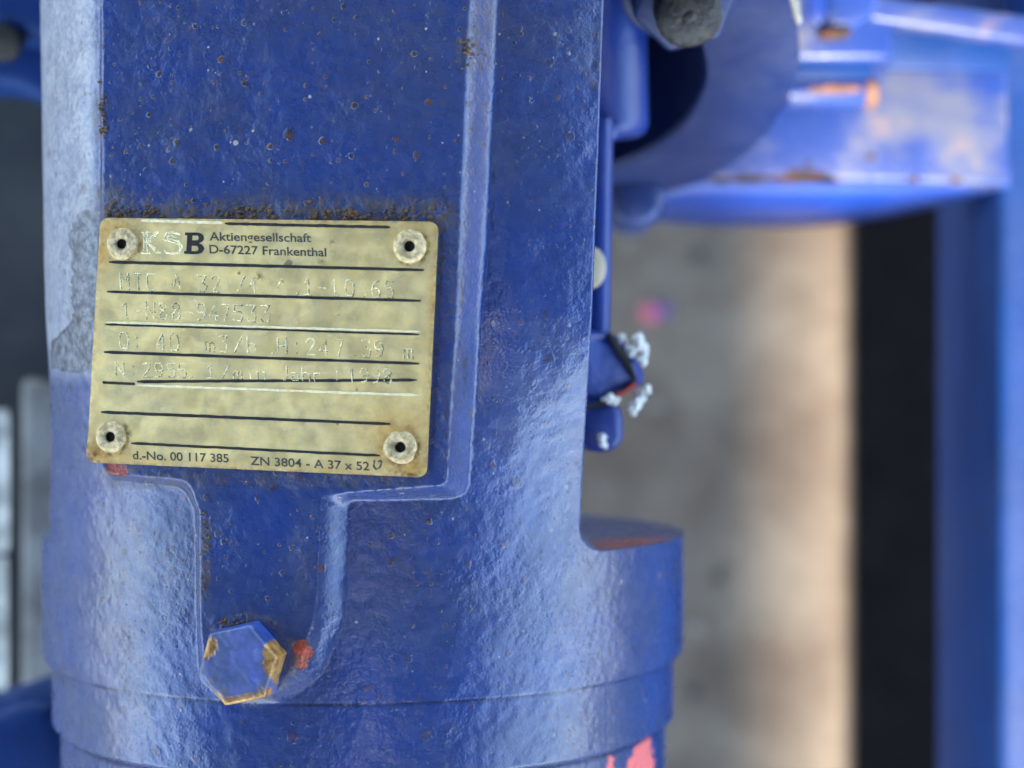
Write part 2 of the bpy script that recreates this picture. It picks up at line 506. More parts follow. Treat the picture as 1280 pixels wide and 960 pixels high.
N_MAIN, N_RIGHT = 470, 170
ys = np.r_[np.arange(YTOP, YF + 4.4, -0.26), np.linspace(YF + 4.3, YF, 22), np.arange(YF - 0.2, YEND, -0.24)]
XFE = xedge(YF)
rows, nfull = [], []
for y in ys:
    beta = float(sst(14.0, -22.0, y))
    full = y <= YF
    xe = xedge(y) if not full else XFE
    xb = 9.0 + (y + 22.5) * (3.2 / 83.0)      # columns run straight up to here, the rest fan out to the edge
    def two(p):
        l_ = cut_right(p, xb)
        r_ = np.vstack([l_[-1:], cut_right(p, xe)[len(l_) - 1:]])
        return np.vstack([resample(l_, N_MAIN - 40), resample(r_, 41)[1:]])
    a, b = two(prof_bracket(y)), two(prof_flange(y))
    c = a * (1 - beta) + b * beta
    if full:
        th0 = math.asin((XFE - AX) / R0)
        th = np.linspace(th0, math.radians(165), N_RIGHT + 1)[1:]
        r = rad(y, th)
        c = np.vstack([c, np.stack([AX + r * np.sin(th), AZ + r * np.cos(th)], 1)])
    else:                                  # rounded sharp edge and the wall of the window below it
        tn = c[-1] - c[-3]; tn /= np.linalg.norm(tn)
        e = c[-1]
        wall = [e + tn * 0.22 + (0, -0.06), e + tn * 0.36 + (0, -0.28), e + (0.30, -0.8), e + (0.2, -6), e + (-0.3, -26), e + (-6, -26)]
        c = np.vstack([c, wall])
    rows.append(np.column_stack([c[:, 0], np.full(len(c), y), c[:, 1]])); nfull.append(full)
V = np.vstack(rows)
start = np.r_[0, np.cumsum([len(r) for r in rows])]
# raise the pad
mainmask = np.concatenate([np.arange(len(r)) < N_MAIN for r in rows])
a = sdf_poly(inner, V[:, 0], V[:, 1]); b = sdf_poly(outer, V[:, 0], V[:, 1])
wgt = np.clip(-b / (np.maximum(a, 0) - b + 1e-9), 0, 1); wgt = np.where(a < 0, 1, np.where(b > 0, 0, wgt))
wgt = 0.55 * wgt + 0.45 * sst(0, 1, wgt)
ok = mainmask & (V[:, 2] > -16)
zt = zpad(V[:, 0])
V[:, 2] = np.where(ok, V[:, 2] * (1 - wgt) + np.maximum(zt, V[:, 2] - 0.5) * wgt, V[:, 2])
# unevenness of the casting
nz = 0.16 * vnoise(V[:, 0], V[:, 1], 7.0, 3) + 0.07 * vnoise(V[:, 0], V[:, 1] + V[:, 2], 2.6, 4) + 0.035 * vnoise(V[:, 0], V[:, 1] + V[:, 2], 1.1, 5)
edge_soft = 1.0 - 0.65 * sst(0.0, 0.15, wgt * (1 - wgt))
V[:, 2] += nz * edge_soft * np.where(mainmask, 1, 0.4)
F = []
for i in range(len(rows) - 1):
    A0, B0 = start[i], start[i + 1]
    n = N_MAIN if nfull[i] != nfull[i + 1] else min(len(rows[i]), len(rows[i + 1]))
    for j in range(n - 1):
        F.append((A0 + j, B0 + j, B0 + j + 1, A0 + j + 1))
# rear face of the flange: an annular face from the rim inwards, and the closing cap at the far end
iF = nfull.index(True)
rim = list(range(start[iF] + N_MAIN - 1, start[iF + 1]))
extra = []
for q, sc in ((1, 0.93), (2, 0.55)):
    for k in rim:
        p = V[k]; extra.append((AX + (p[0] - AX) * sc, YF - 0.02 + (-1.2 if q == 2 else 0), AZ + (p[2] - AZ) * sc))
base = len(V); V = np.vstack([V, extra]); m = len(rim)
for j in range(m - 1):
    F.append((rim[j], rim[j + 1], base + j + 1, base + j))
    F.append((base + j, base + j + 1, base + m + j + 1, base + m + j))
u, v = proj(V[:, 0], V[:, 1], V[:, 2])
main_all = np.r_[mainmask, np.zeros(len(extra), bool)]
wg = np.r_[wgt, np.zeros(len(extra))]
def blob(cu, cv, ru, rv): return np.exp(-(((u - cu) / ru) ** 2 + ((v - cv) / rv) ** 2))
def poly_mask(px, soft=3.0, wob=3.0, seed=1):
    uu = u + wob * vnoise(u, v, 9, seed) + wob * 0.5 * vnoise(u, v, 4, seed + 1); vv = v + wob * vnoise(u, v, 9, seed + 2)
    return sst(soft, -soft, sdf_poly(px, uu, vv)), sdf_poly(px, uu, vv)
grime = np.zeros(len(V))
def add(x, k=1.0):
    global grime; grime = np.maximum(grime, np.clip(x * k, 0, 1))
add(sst(42, 6, np.abs(v - 270)) * sst(105, 130, u) * sst(600, 548, u))
add(sst(30, 8, np.abs(u - 560)) * sst(215, 250, v) * sst(620, 560, v), 0.4)  # band right of the plate: grime with the step's shade painted in
add(blob(124, 145, 9, 30)); add(blob(140, 250, 28, 24)); add(blob(588, 60, 22, 34)); add(blob(600, 20, 24, 28), .7)
add(sst(12, 3, np.abs(u - 256)) * sst(630, 660, v) * sst(770, 720, v), .9)
add(blob(150, 590, 20, 12)); add(sst(16, 4, np.abs(v - 600)) * sst(115, 140, u) * sst(560, 500, u), .6)  # band below the plate's lower edge has its shade mixed into the grime
add(blob(85, 842, 18, 12), .5); add(blob(300, 790, 60, 22), .45); add(blob(378, 700, 12, 60), .55)
add(sst(470, 100, v) * sst(118, 160, u) * sst(600, 540, u), .22)
add(0.8 * np.exp(-((np.hypot(u - 313, v - 824) - 54) / 6.0) ** 2))
add(sst(250, 20, v) * sst(600, 640, u), .25); add(blob(210, 700, 50, 90), .35); add(blob(500, 700, 60, 70), .4)
chipm, chs = poly_mask([(64, 430), (80, 412), (92, 398), (91, 330), (87, 292), (98, 268), (124, 258), (126, 290), (113, 463), (66, 462)], 1.2, 3.0, 11)
crack = np.exp(-(chs / 1.0) ** 2) * sst(118, 108, u) * sst(455, 445, v) * sst(275, 300, v)
crack = np.maximum(crack, blob(97, 400, 2.6, 8))
crack = np.maximum(crack, 0.75 * np.exp(-((V[:, 1] - Y1) / 0.20) ** 2) * sst(-1, .2, vnoise(V[:, 0], V[:, 2], 5, 77)) * (V[:, 2] > -50))
# cracks in the thick paint right of the plate and by its lower left corner
for pts_ in ([(553, 238), (560, 262), (556, 290)], [(566, 310), (574, 345), (577, 385)], [(574, 430), (582, 470), (579, 492), (584, 440)], [(106, 530), (112, 545), (104, 560), (114, 575)], [(205, 590), (190, 604), (176, 612)]):
    for p_, q_ in zip(pts_[:-1], pts_[1:]):
        tt = np.clip(((u - p_[0]) * (q_[0] - p_[0]) + (v - p_[1]) * (q_[1] - p_[1])) / ((q_[0] - p_[0]) ** 2 + (q_[1] - p_[1]) ** 2), 0, 1)
        dd = np.hypot(u - p_[0] - tt * (q_[0] - p_[0]) + 1.5 * vnoise(u, v, 7, 78), v - p_[1] - tt * (q_[1] - p_[1]))
        crack = np.maximum(crack, 0.7 * np.exp(-(dd / 1.1) ** 2))
redm, rs_ = poly_mask([(367, 803), (380, 800), (391, 815), (384, 834), (369, 834)], 1.5, 2.0, 21)
red2, rs2_ = poly_mask([(136, 578), (160, 580), (158, 596), (132, 592)], 2, 2.0, 31)
redm = np.maximum(redm, red2 * 0.9)
ff = np.zeros(len(V), bool); ff[base:base + m] = True; ff[rim] = True
facemask = (np.arange(len(V)) >= base)
redm = np.where(facemask & (u > 755) & (u < 838) & (v > 672), 0.9, np.where(np.arange(len(V)) < base, redm, 0))
pinkm, ps_ = poly_mask([(795, 930), (811, 920), (818, 960), (814, 1000), (780, 1000), (786, 948)], 2, 3.0, 41)
pk2, _ = poly_mask([(760, 945), (767, 950), (768, 975), (757, 975)], 1.5, 2.0, 42)
pinkm = np.maximum(pinkm, pk2)
crack = np.maximum(crack, 0.8 * np.exp(-((np.minimum(rs_, rs2_) - .3) / 1.1) ** 2) * main_all)
crack = np.maximum(crack, 0.5 * np.exp(-(ps_ / 0.9) ** 2) * (vnoise(u, v, 8, 90) > -.1))
V[:, 2] -= 0.12 * np.maximum(redm, pinkm) * main_all
dust = 0.62 * sst(128, 112, u) * sst(500, 440, v) * (1 - chipm)  # pale film on the left flank: dust plus sky sheen in the colour
dust = np.maximum(dust, 0.13 * sst(270, 120, u) * sst(430, 480, v) * (1 - chipm)); dust = np.maximum(dust, 0.10 * sst(560, 680, u) * sst(380, 560, v) * sst(800, 740, u))  # lower left and right: sky sheen painted in as a pale film
spk = 0.45 + 0.55 * np.maximum.reduce([sst(300, 240, v) * sst(110, 135, u) * sst(720, 560, u), blob(490, 700, 110, 90), blob(200, 720, 90, 100), blob(330, 680, 90, 90)])
V[:, 2] -= 0.22 * chipm * main_all
casting = obj('casting', V, F, M['casting'], bracket, True, None,
              dict(grime=grime, chip=chipm, crack=crack, red=redm, pink=pinkm, dust=dust, spk=spk))
sharp(casting, 55)

# ---- nameplate
def plate_grid():
    cs = [(125, 272), (547, 277), (532, 597), (108, 578)]
    nu, nv = 120, 90
    S, T = np.meshgrid(np.linspace(0, 1, nu), np.linspace(0, 1, nv))
    c = np.array(cs, float)
    q = ((1 - S)[..., None] * (1 - T)[..., None] * c[0] + S[..., None] * (1 - T)[..., None] * c[1] + S[..., None] * T[..., None] * c[2] + (1 - S)[..., None] * T[..., None] * c[3])
    # round the corners by pulling the border points onto the arc
    W, H, rr = 422.0, 312.0, 11.0
    X, Y = S * W, T * H
    cx = np.clip(X, rr, W - rr); cy = np.clip(Y, rr, H - rr)
    dx, dy = X - cx, Y - cy
    l = np.maximum(np.hypot(dx, dy), 1e-9); mx = np.maximum(np.abs(dx), np.abs(dy))
    k = np.where((np.abs(dx) > 1e-6) & (np.abs(dy) > 1e-6), mx / l, 1)
    X2, Y2 = cx + dx * k, cy + dy * k
    S2, T2 = X2 / W, Y2 / H
    q = ((1 - S2) * (1 - T2))[..., None] * c[0] + (S2 * (1 - T2))[..., None] * c[1] + (S2 * T2)[..., None] * c[2] + ((1 - S2) * T2)[..., None] * c[3]
    return q, S2, T2, nu, nv
q, S2, T2, nu, nv = plate_grid()
PT = 0.75                                              # lift of the plate's face over the pad
wav = 0.05 * vnoise(q[..., 0], q[..., 1], 60, 61) + 0.02 * vnoise(q[..., 0], q[..., 1], 22, 62)
border = np.minimum.reduce([S2 * 422, (1 - S2) * 422, T2 * 312, (1 - T2) * 312])
top = on_pad(q[..., 0], q[..., 1], PT) + (wav - 0.07 * sst(5, 0, border))[..., None] * NPAD
# bent lower left corner
top += (0.35 * np.exp(-(((q[..., 0] - 112) / 10) ** 2 + ((q[..., 1] - 560) / 14) ** 2)))[..., None] * NPAD
vs = top.reshape(-1, 3).tolist(); fs = []
idx = lambda i, j: i * nu + j
for i in range(nv - 1):
    for j in range(nu - 1):
        fs.append((idx(i, j), idx(i + 1, j), idx(i + 1, j + 1), idx(i, j + 1)))
loop = [idx(0, j) for j in range(nu)] + [idx(i, nu - 1) for i in range(1, nv)] + [idx(nv - 1, j) for j in range(nu - 2, -1, -1)] + [idx(i, 0) for i in range(nv - 2, 0, -1)]
b0 = len(vs)
for k in loop: vs.append((np.array(vs[k]) - NPAD * 0.62).tolist())
for n_ in range(len(loop)):
    k2 = (n_ + 1) % len(loop)
    fs.append((loop[n_], loop[k2], b0 + k2, b0 + n_))
uu, vv = q[..., 0], q[..., 1]
def pb(cu, cv, ru, rv): return np.exp(-(((uu - cu) / ru) ** 2 + ((vv - cv) / rv) ** 2))
stain = np.maximum.reduce([pb(140, 287, 34, 26), pb(127, 315, 12, 44), pb(124, 570, 46, 24), pb(512, 588, 46, 30), pb(500, 540, 54, 38) * .9, pb(541, 375, 8, 34), pb(545, 290, 14, 14) * .7,
                           pb(200, 585, 80, 9) * .6, pb(480, 565, 18, 26) * .9, pb(300, 590, 200, 6) * .5, pb(470, 280, 30, 8) * .5, sst(16, 1, border) * .6])
dark = np.maximum.reduce([pb(512, 592, 24, 5), pb(118, 572, 12, 8), pb(402, 327, 3.5, 3.5), pb(323, 346, 5, 4), pb(108, 560, 4, 20), pb(417, 305, 3, 6), sst(5, 0, border) * .4] + [0.75 * np.exp(-((np.hypot(uu - a_, (vv - b_)) - 22) / 3.0) ** 2) * sst(-8, 6, (uu - a_) + (vv - b_)) for a_, b_ in ((153, 305), (512.5, 308), (139, 546), (501, 559))])  # crescents lower right of the rivets: grime with contact shade painted in
pad_n = len(vs) - b0
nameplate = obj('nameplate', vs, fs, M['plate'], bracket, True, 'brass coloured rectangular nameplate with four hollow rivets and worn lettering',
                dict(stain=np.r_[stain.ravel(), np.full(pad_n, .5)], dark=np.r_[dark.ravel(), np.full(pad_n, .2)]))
sharp(nameplate, 40)

def plate_strip(p0, p1, th, mat, name='ruled_line', lift=0.03, wob=0.0, ends=None):
    n = 40
    uA = np.linspace(p0[0], p1[0], n); vA = np.linspace(p0[1], p1[1], n)
    rr = np.random.default_rng(int(p0[1] * 7 + p0[0]))
    wa = wob * rr.normal(size=n); wb = wob * rr.normal(size=n)
    hA = np.full(n, th / 2.0); hA[0] *= .5; hA[-1] *= .5
    rowsP = [on_pad(uA, vA - hA + wa, PT - .05), on_pad(uA, vA - hA + wa, PT + lift), on_pad(uA, vA + hA + wb, PT + lift), on_pad(uA, vA + hA + wb, PT - .05)]
    wv = (0.05 * vnoise(uA, vA, 60, 61) + 0.02 * vnoise(uA, vA, 22, 62))[:, None] * NPAD
    rowsP = [r + wv for r in rowsP]
    vs = np.vstack(rowsP); fs = []
    for k in range(3):
        for i in range(n - 1):
            fs.append((k * n + i, (k + 1) * n + i, (k + 1) * n + i + 1, k * n + i + 1))
    fs.append((0, n, 2 * n, 3 * n)); fs.append((n - 1, 2 * n - 1, 3 * n - 1, 4 * n - 1))
    return obj(name, vs, fs, mat, nameplate, False)

for p0, p1, th, mk in [((281, 279.5), (488, 284), 3.6, 'black'), ((176, 275.5), (279, 278.5), 3.4, 'worn'),
                       ((136, 327.5), (530, 337.5), 3.8, 'black'), ((134, 364.5), (526, 376), 3.6, 'black'),
                       ((131, 405.5), (524, 418), 2.6, 'black'), ((132, 402.6), (526, 414.6), 2.6, 'worn'),
                       ((130, 440), (524, 454.5), 3.6, 'black'), ((128, 478), (169, 480), 3.4, 'black'),
                       ((171, 477), (521, 475), 3.6, 'black'), ((172, 481.5), (523, 494), 3.0, 'worn'),
                       ((126, 515), (488, 530), 3.8, 'black'), ((164, 554), (475, 569.5), 3.4, 'black')]:
    plate_strip(p0, p1, th, M[mk], wob=0.16, lift=0.03 if mk == 'black' else 0.07)

def lettering(body, u0, u1, v0, v1, cap, mat, name='printed_lettering', lift=0.025):
    """printed text running from (u0,v0) to (u1,v1) along its baseline, cap height in photo px"""
    cu = bpy.data.curves.new('txt', 'FONT'); cu.body = body; cu.size = 1.0; cu.resolution_u = 4
    cu.extrude = 0.5; cu.offset = 0.014
    o = bpy.data.objects.new('txt', cu); COL.objects.link(o)
    dg = bpy.context.evaluated_depsgraph_get()
    me = bpy.data.meshes.new_from_object(o.evaluated_get(dg))
    co = np.array([x.co[:] for x in me.vertices]); fs = [tuple(p.vertices) for p in me.polygons]
    bpy.data.objects.remove(o); bpy.data.curves.remove(cu); bpy.data.meshes.remove(me)
    x0, x1 = co[:, 0].min(), co[:, 0].max()
    t = (co[:, 0] - x0) / (x1 - x0)
    ch = 0.70
    uu = u0 + t * (u1 - u0) - 0.045 * (co[:, 1] / ch) * cap
    vv = v0 + t * (v1 - v0) - co[:, 1] / ch * cap
    lo, hi = on_pad(uu, vv, PT - 0.06), on_pad(uu, vv, PT + lift)
    vs = np.where((co[:, 2] > 0)[:, None], hi, lo) + (0.05 * vnoise(uu, vv, 60, 61) + 0.02 * vnoise(uu, vv, 22, 62))[:, None] * NPAD
    return obj(name, vs, fs, mat, nameplate, False)

lettering('Aktiengesellschaft', 262, 389, 300.5, 302.5, 10.6, M['ink'])
lettering('D-67227 Frankenthal', 262, 408, 316.5, 320.5, 10.6, M['ink'])
lettering('d.-No. 00 117 385', 166, 286, 574, 578, 10.5, M['ink'])
lettering('ZN 3804 - A 37 x 52', 313, 462, 581, 588, 10.5, M['ink'])

def tubes(strokes, r, mat, name, lift=0.0, jit=0.0, drop=0.0, seed=0, dots=False, px=True, squash=0.55, fade=9):
    """beaded strokes pressed into the plate, one mesh"""
    rr = np.random.default_rng(seed)
    vs, fs = [], []
    e1 = np.array([1, 0, B]) / math.sqrt(1 + B * B); e2 = np.array([0, 1.0, 0])
    for st in strokes:
        pts = []
        for (a, b) in zip(st[:-1], st[1:]):
            L = math.hypot(b[0] - a[0], b[1] - a[1]); n = max(1, int(L / 0.85))
            for k in range(n): pts.append((a[0] + (b[0] - a[0]) * k / n, a[1] + (b[1] - a[1]) * k / n))
        pts.append(st[-1])
        for (pu, pv) in pts:
            if rr.uniform() < drop or vnoise(np.array([pu]), np.array([pv]), 13, 100 + seed)[0] > fade + .25 * rr.normal(): continue
            c = on_pad(pu + rr.normal() * jit, pv + rr.normal() * jit, PT + lift)
            pa_, pb_ = np.array([pu]), np.array([pv])
            c = c + NPAD * float(0.05 * vnoise(pa_, pb_, 60, 61)[0] + 0.02 * vnoise(pa_, pb_, 22, 62)[0])
            rad_ = r * rr.uniform(0.7, 1.25); k0 = len(vs)
            for ring, (f, h) in enumerate(((1.0, -0.25), (0.75, 0.55))):
                for i in range(6):
                    t = i * math.pi / 3
                    vs.append(c + rad_ * f * (math.cos(t) * e1 + math.sin(t) * e2) + NPAD * h * rad_ * squash)
            vs.append(c + NPAD * rad_ * squash)
            for i in range(6):
                j = (i + 1) % 6
                fs.append((k0 + i, k0 + j, k0 + 6 + j, k0 + 6 + i)); fs.append((k0 + 6 + i, k0 + 6 + j, k0 + 12))
    return obj(name, vs, fs, mat, nameplate, True)

G = {  # single-line glyphs on a 0..1 x 0..1 box
 'M': [[(0, 0), (0, 1), (.5, .45), (1, 1), (1, 0)]], 'T': [[(0, 1), (1, 1)], [(.5, 1), (.5, 0)]],
 'C': [[(1, 1), (.2, 1), (0, .8), (0, .2), (.2, 0), (1, 0)]], 'A': [[(0, 0), (.5, 1), (1, 0)], [(.2, .4), (.8, .4)]],
 '1': [[(.2, .75), (.55, 1), (.55, 0)], [(.2, 0), (.9, 0)]], '2': [[(0, .8), (.25, 1), (.8, 1), (1, .75), (0, 0), (1, 0)]],
 '3': [[(0, 1), (1, 1), (.5, .6), (1, .4), (.8, 0), (.2, 0), (0, .15)]], '4': [[(.75, 0), (.75, 1), (0, .3), (1, .3)]],
 '5': [[(1, 1), (.1, 1), (0, .55), (.7, .6), (1, .35), (.8, 0), (0, .05)]], '6': [[(.9, 1), (.3, .9), (0, .4), (.2, 0), (.8, 0), (1, .3), (.8, .55), (.05, .5)]],
 '7': [[(0, 1), (1, 1), (.35, 0)]], '8': [[(.5, .54), (.05, .75), (.25, 1), (.75, 1), (.95, .75), (.5, .54), (0, .25), (.25, 0), (.75, 0), (1, .25), (.5, .54)]],
 '9': [[(.1, 0), (.7, .1), (1, .6), (.8, 1), (.2, 1), (0, .7), (.2, .45), (.95, .5)]], '0': [[(.2, 0), (0, .25), (0, .75), (.2, 1), (.8, 1), (1, .75), (1, .25), (.8, 0), (.2, 0)]],
 'N': [[(0, 0), (0, 1), (1, 0), (1, 1)]], '-': [[(0, .45), (1, .45)]], '.': [[(.4, 0), (.6, .08)]], ':': [[(.45, .1), (.5, .2)], [(.45, .65), (.5, .75)]],
 '/': [[(0, 0), (1, 1)]], 'Q': [[(.2, 0), (0, .25), (0, .75), (.2, 1), (.8, 1), (1, .75), (1, .25), (.8, 0), (.2, 0)], [(.6, .25), (1, -.08)]],
 'H': [[(0, 0), (0, 1)], [(1, 0), (1, 1)], [(0, .5), (1, .5)]], 'h': [[(0, 0), (0, 1)], [(0, .45), (.4, .6), (.9, .5), (.9, 0)]],
 'm': [[(0, 0), (0, .6)], [(0, .55), (.3, .6), (.5, .5), (.5, 0)], [(.5, .5), (.8, .6), (1, .5), (1, 0)]], 'i': [[(.5, 0), (.5, .6)]],
 'n': [[(0, 0), (0, .6)], [(0, .5), (.5, .62), (.9, .5), (.9, 0)]], 'J': [[(.7, 1), (.7, .2), (.4, 0), (0, .1)]],
 'a': [[(.1, .55), (.7, .6), (.9, .45), (.9, 0), (.2, 0), (0, .18), (.2, .32), (.9, .3)]], 'r': [[(.1, 0), (.1, .6)], [(.1, .45), (.5, .6), (.9, .55)]],
}
def stamped(chars, v_at, wd, ht, seed, r=0.105, drop=.13):
    st = []
    for ch, cu in chars:
        v0 = v_at(cu) + ht / 2
        sh = 0.02
        for s in G[ch]:
            st.append([(cu - wd / 2 + x * wd - y * 1.0, v0 - y * ht + x * 0.4) for x, y in s])
    tubes([[(a + .75, b + .55) for a, b in q_] for q_ in st], r * 1.1, M['dent'], 'stamped_lettering', lift=0.0, jit=0.3, drop=drop + .12, seed=seed + 50, squash=.12, fade=.3)  # dark offset copy paints the shadow side of the strokes
    tubes(st, r, M['worn_stamp'], 'stamped_lettering', lift=0.0, jit=0.22, drop=drop * .5, seed=seed, fade=.42)
stamped(list(zip('MTCA32/44.1-10.65', [156, 173, 189, 221, 253, 270, 301, 316, 351, 371, 385, 403, 418, 437, 456, 470, 487])), lambda x: 351 + (x - 150) * .030, 10, 20, 1)
stamped(list(zip('1-N88-947533', [157, 172, 188, 204, 220, 237, 252, 267, 282, 298, 315, 332])), lambda x: 387 + (x - 150) * .026, 10.5, 20, 2)
stamped(list(zip('Q:40m3/h.H:247.39m', [155, 171, 201, 218, 262, 279, 298, 315, 341, 353, 371, 389, 405, 424, 443, 458, 474, 510])), lambda x: 425 + (x - 150) * .034, 10.5, 20, 3)
stamped(list(zip('N:2955.1/minJahr:1998', [150, 167, 184, 199, 214, 228, 238, 263, 282, 297, 313, 327, 357, 369, 383, 397, 422, 440, 456, 470, 485])), lambda x: 461 + (x - 150) * .026, 10, 17, 4, 0.10)

# emblem: K and S rubbed down to pale metal, B still black
def solid_letter(polys, mat, name, lift=0.06):
    vs, fs = [], []
    for pl in polys:
        k0 = len(vs); n = len(pl)
        uu = np.array([p[0] for p in pl]); vv = np.array([p[1] for p in pl])
        vs += list(on_pad(uu, vv, PT + lift)) + list(on_pad(uu, vv, PT - .06))
        fs.append(tuple(range(k0, k0 + n)))
        for i in range(n): fs.append((k0 + i, k0 + n + i, k0 + n + (i + 1) % n, k0 + (i + 1) % n))
    return obj(name, vs, fs, mat, nameplate, False)
def quad_band(outer_, inner_):
    out = []
    n = len(outer_)
    for i in range(n): out.append([outer_[i], outer_[(i + 1) % n], inner_[(i + 1) % n], inner_[i]])
    return out
B_ = []
B_ += [[(231.5, 290.5), (243, 290.8), (242.6, 294.4), (231.2, 294)], [(230.2, 313.6), (242, 314), (241.6, 317.6), (230, 317.2)]]          # slab serifs
B_ += [[(234, 294), (240.6, 294.2), (239.4, 313.9), (232.8, 313.6)]]                                                                     # stem
def arc(cu, cv, ru, rv, a0, a1, n=8): return [(cu + ru * math.cos(math.radians(a0 + (a1 - a0) * i / n)), cv - rv * math.sin(math.radians(a0 + (a1 - a0) * i / n))) for i in range(n + 1)]
for (cu, cv, RU, RV, ru, rv) in ((246, 297.4, 9.0, 6.8, 2.4, 3.0), (245.2, 310.6, 10.0, 7.1, 2.8, 3.3)):
    o_, i_ = arc(cu, cv, RU, RV, 90, -90), arc(cu, cv, ru, rv, 90, -90)
    B_ += [[o_[k], o_[k + 1], i_[k + 1], i_[k]] for k in range(8)]
    B_ += [[(239, cv - RV), (cu, cv - RV), (cu, cv - rv), (239, cv - rv)], [(239, cv + rv), (cu, cv + rv), (cu, cv + RV), (239, cv + RV)]]
for k, pl in enumerate(B_): pass
solid_letter(B_, M['black'], 'emblem_letter', 0.05)
K_ = [[[(180, 291), (180, 316)], [(184, 291), (184, 316)], [(198, 290), (185, 304), (200, 316)], [(195, 290), (184, 302)], [(196, 316), (186, 305)], [(177, 291), (188, 291)], [(177, 316), (188, 316)]]]
tubes(K_[0], 0.17, M['worn_stamp'], 'emblem_letter', jit=.35, drop=.10, seed=9)
tubes([[(224, 293), (216, 290), (207, 292), (206, 299), (214, 302), (224, 305), (226, 312), (219, 317), (208, 316), (205, 312)], [(222, 296), (214, 294), (209, 296), (213, 299), (224, 302), (228, 308), (225, 315), (214, 318)]], 0.17, M['worn_stamp'], 'emblem_letter', jit=.35, drop=.08, seed=10)
tubes([[(468, 576), (467, 583), (470, 587), (475, 584), (477, 577)], [(476, 576), (473, 577)]], 0.17, M['ink'], 'printed_mark', jit=.1, seed=12, squash=.3)

# ---- crumbs of rust and dirt packed along the plate's upper edge and in the corners
def grit(name, spots, mat, parent, seed):
    rr = np.random.default_rng(seed); V_, F_ = [], []
    for (pu, pv, r) in spots:
        c = on_pad(pu, pv, 0.0) + NPAD * r * .2; k0 = len(V_); hh = rr.uniform(.35, .8)
        for ring, (f, h) in enumerate(((1.15, -.4), (.8, hh * .8))):
            for i in range(7):
                t = i * 2 * math.pi / 7; q = r * f * rr.uniform(.65, 1.3)
                V_.append(c + np.array([q * math.cos(t) * 1.3, q * math.sin(t), h * r]))
        V_.append(c + NPAD * r * hh)
        for i in range(7):
            j = (i + 1) % 7
            F_.append((k0 + i, k0 + j, k0 + 7 + j, k0 + 7 + i)); F_.append((k0 + 7 + i, k0 + 7 + j, k0 + 14))
    o = obj(name, V_, F_, mat, parent, True); o['kind'] = 'stuff'; return o
M['scale'] = plain('brown_rust_scale', (0.060, 0.048, 0.036), 0.75, 0, .4, 1.5, .1, col2=(0.15, 0.075, 0.026))
rg = np.random.default_rng(11); sp_ = []
for k in range(170):
    pu = rg.uniform(128, 545) if k % 3 else rg.choice([140, 160, 310, 330, 420, 450, 505, 530]) + rg.normal() * 16
    sp_.append((pu, 271 + 0.012 * (pu - 125) - abs(rg.normal()) * 8.0, rg.uniform(.10, .38)))
for k in range(30): sp_.append((129 + rg.normal() * 2.5, 145 + rg.normal() * 16, rg.uniform(.1, .3)))
for k in range(22): sp_.append((256 + rg.normal() * 2.5, rg.uniform(640, 750), rg.uniform(.1, .28)))
for k in range(24): sp_.append((584 + rg.normal() * 9, 62 + rg.normal() * 16, rg.uniform(.1, .32)))
for k in range(20): sp_.append((290 + rg.normal() * 12, 780 + rg.normal() * 3, rg.uniform(.1, .25)))
grit('rust_scale', sp_, M['scale'], bracket, 5)

# ---- rivets (domed ring with a hole) riveting the plate to the pad
def rivet(cu, cv, r, seed, lab=None):
    c = on_pad(cu, cv, PT)
    prof = [(r * 1.0, -0.12), (r * 1.0, 0.12), (r * .98, 0.36), (r * .90, 0.66), (r * .72, 0.88), (r * .52, 0.86), (r * .38, 0.62), (r * .31, 0.25), (r * .29, 0.10), (0, 0.10)]
    vs, fs = lathe(prof, c, NPAD, 40)
    vs = np.array(vs); rel = vs - c
    amp = (1.1, .2, .28, 1.2)[seed]
    out_ = np.hypot(rel[:, 0], rel[:, 1]) / r
    vs += (amp * (0.10 * vnoise(rel[:, 0] * 1.0 + seed * 13, rel[:, 1], 1.0, 70 + seed) + 0.10 * vnoise(rel[:, 0] + 5, rel[:, 1], .5, 80 + seed)))[:, None] * NPAD
    vs += (amp * 0.06 * vnoise(rel[:, 0] + 9, rel[:, 1], .9, 90 + seed) * out_)[:, None] * rel
    rv = obj('rivet', vs, fs, M['rivet'], nameplate, True)
    return rv
HOLES = []
for k, (cu, cv, r) in enumerate(((153, 305, 2.45), (512.5, 308, 2.52), (139, 546, 2.42), (501, 559, 2.50))):
    rv = rivet(cu, cv, r, k)
    rv.data.materials.append(M['hole'])
    n_ = len(rv.data.polygons)
    for p in rv.data.polygons:
        if p.index >= 40 * 7: p.material_index = 1

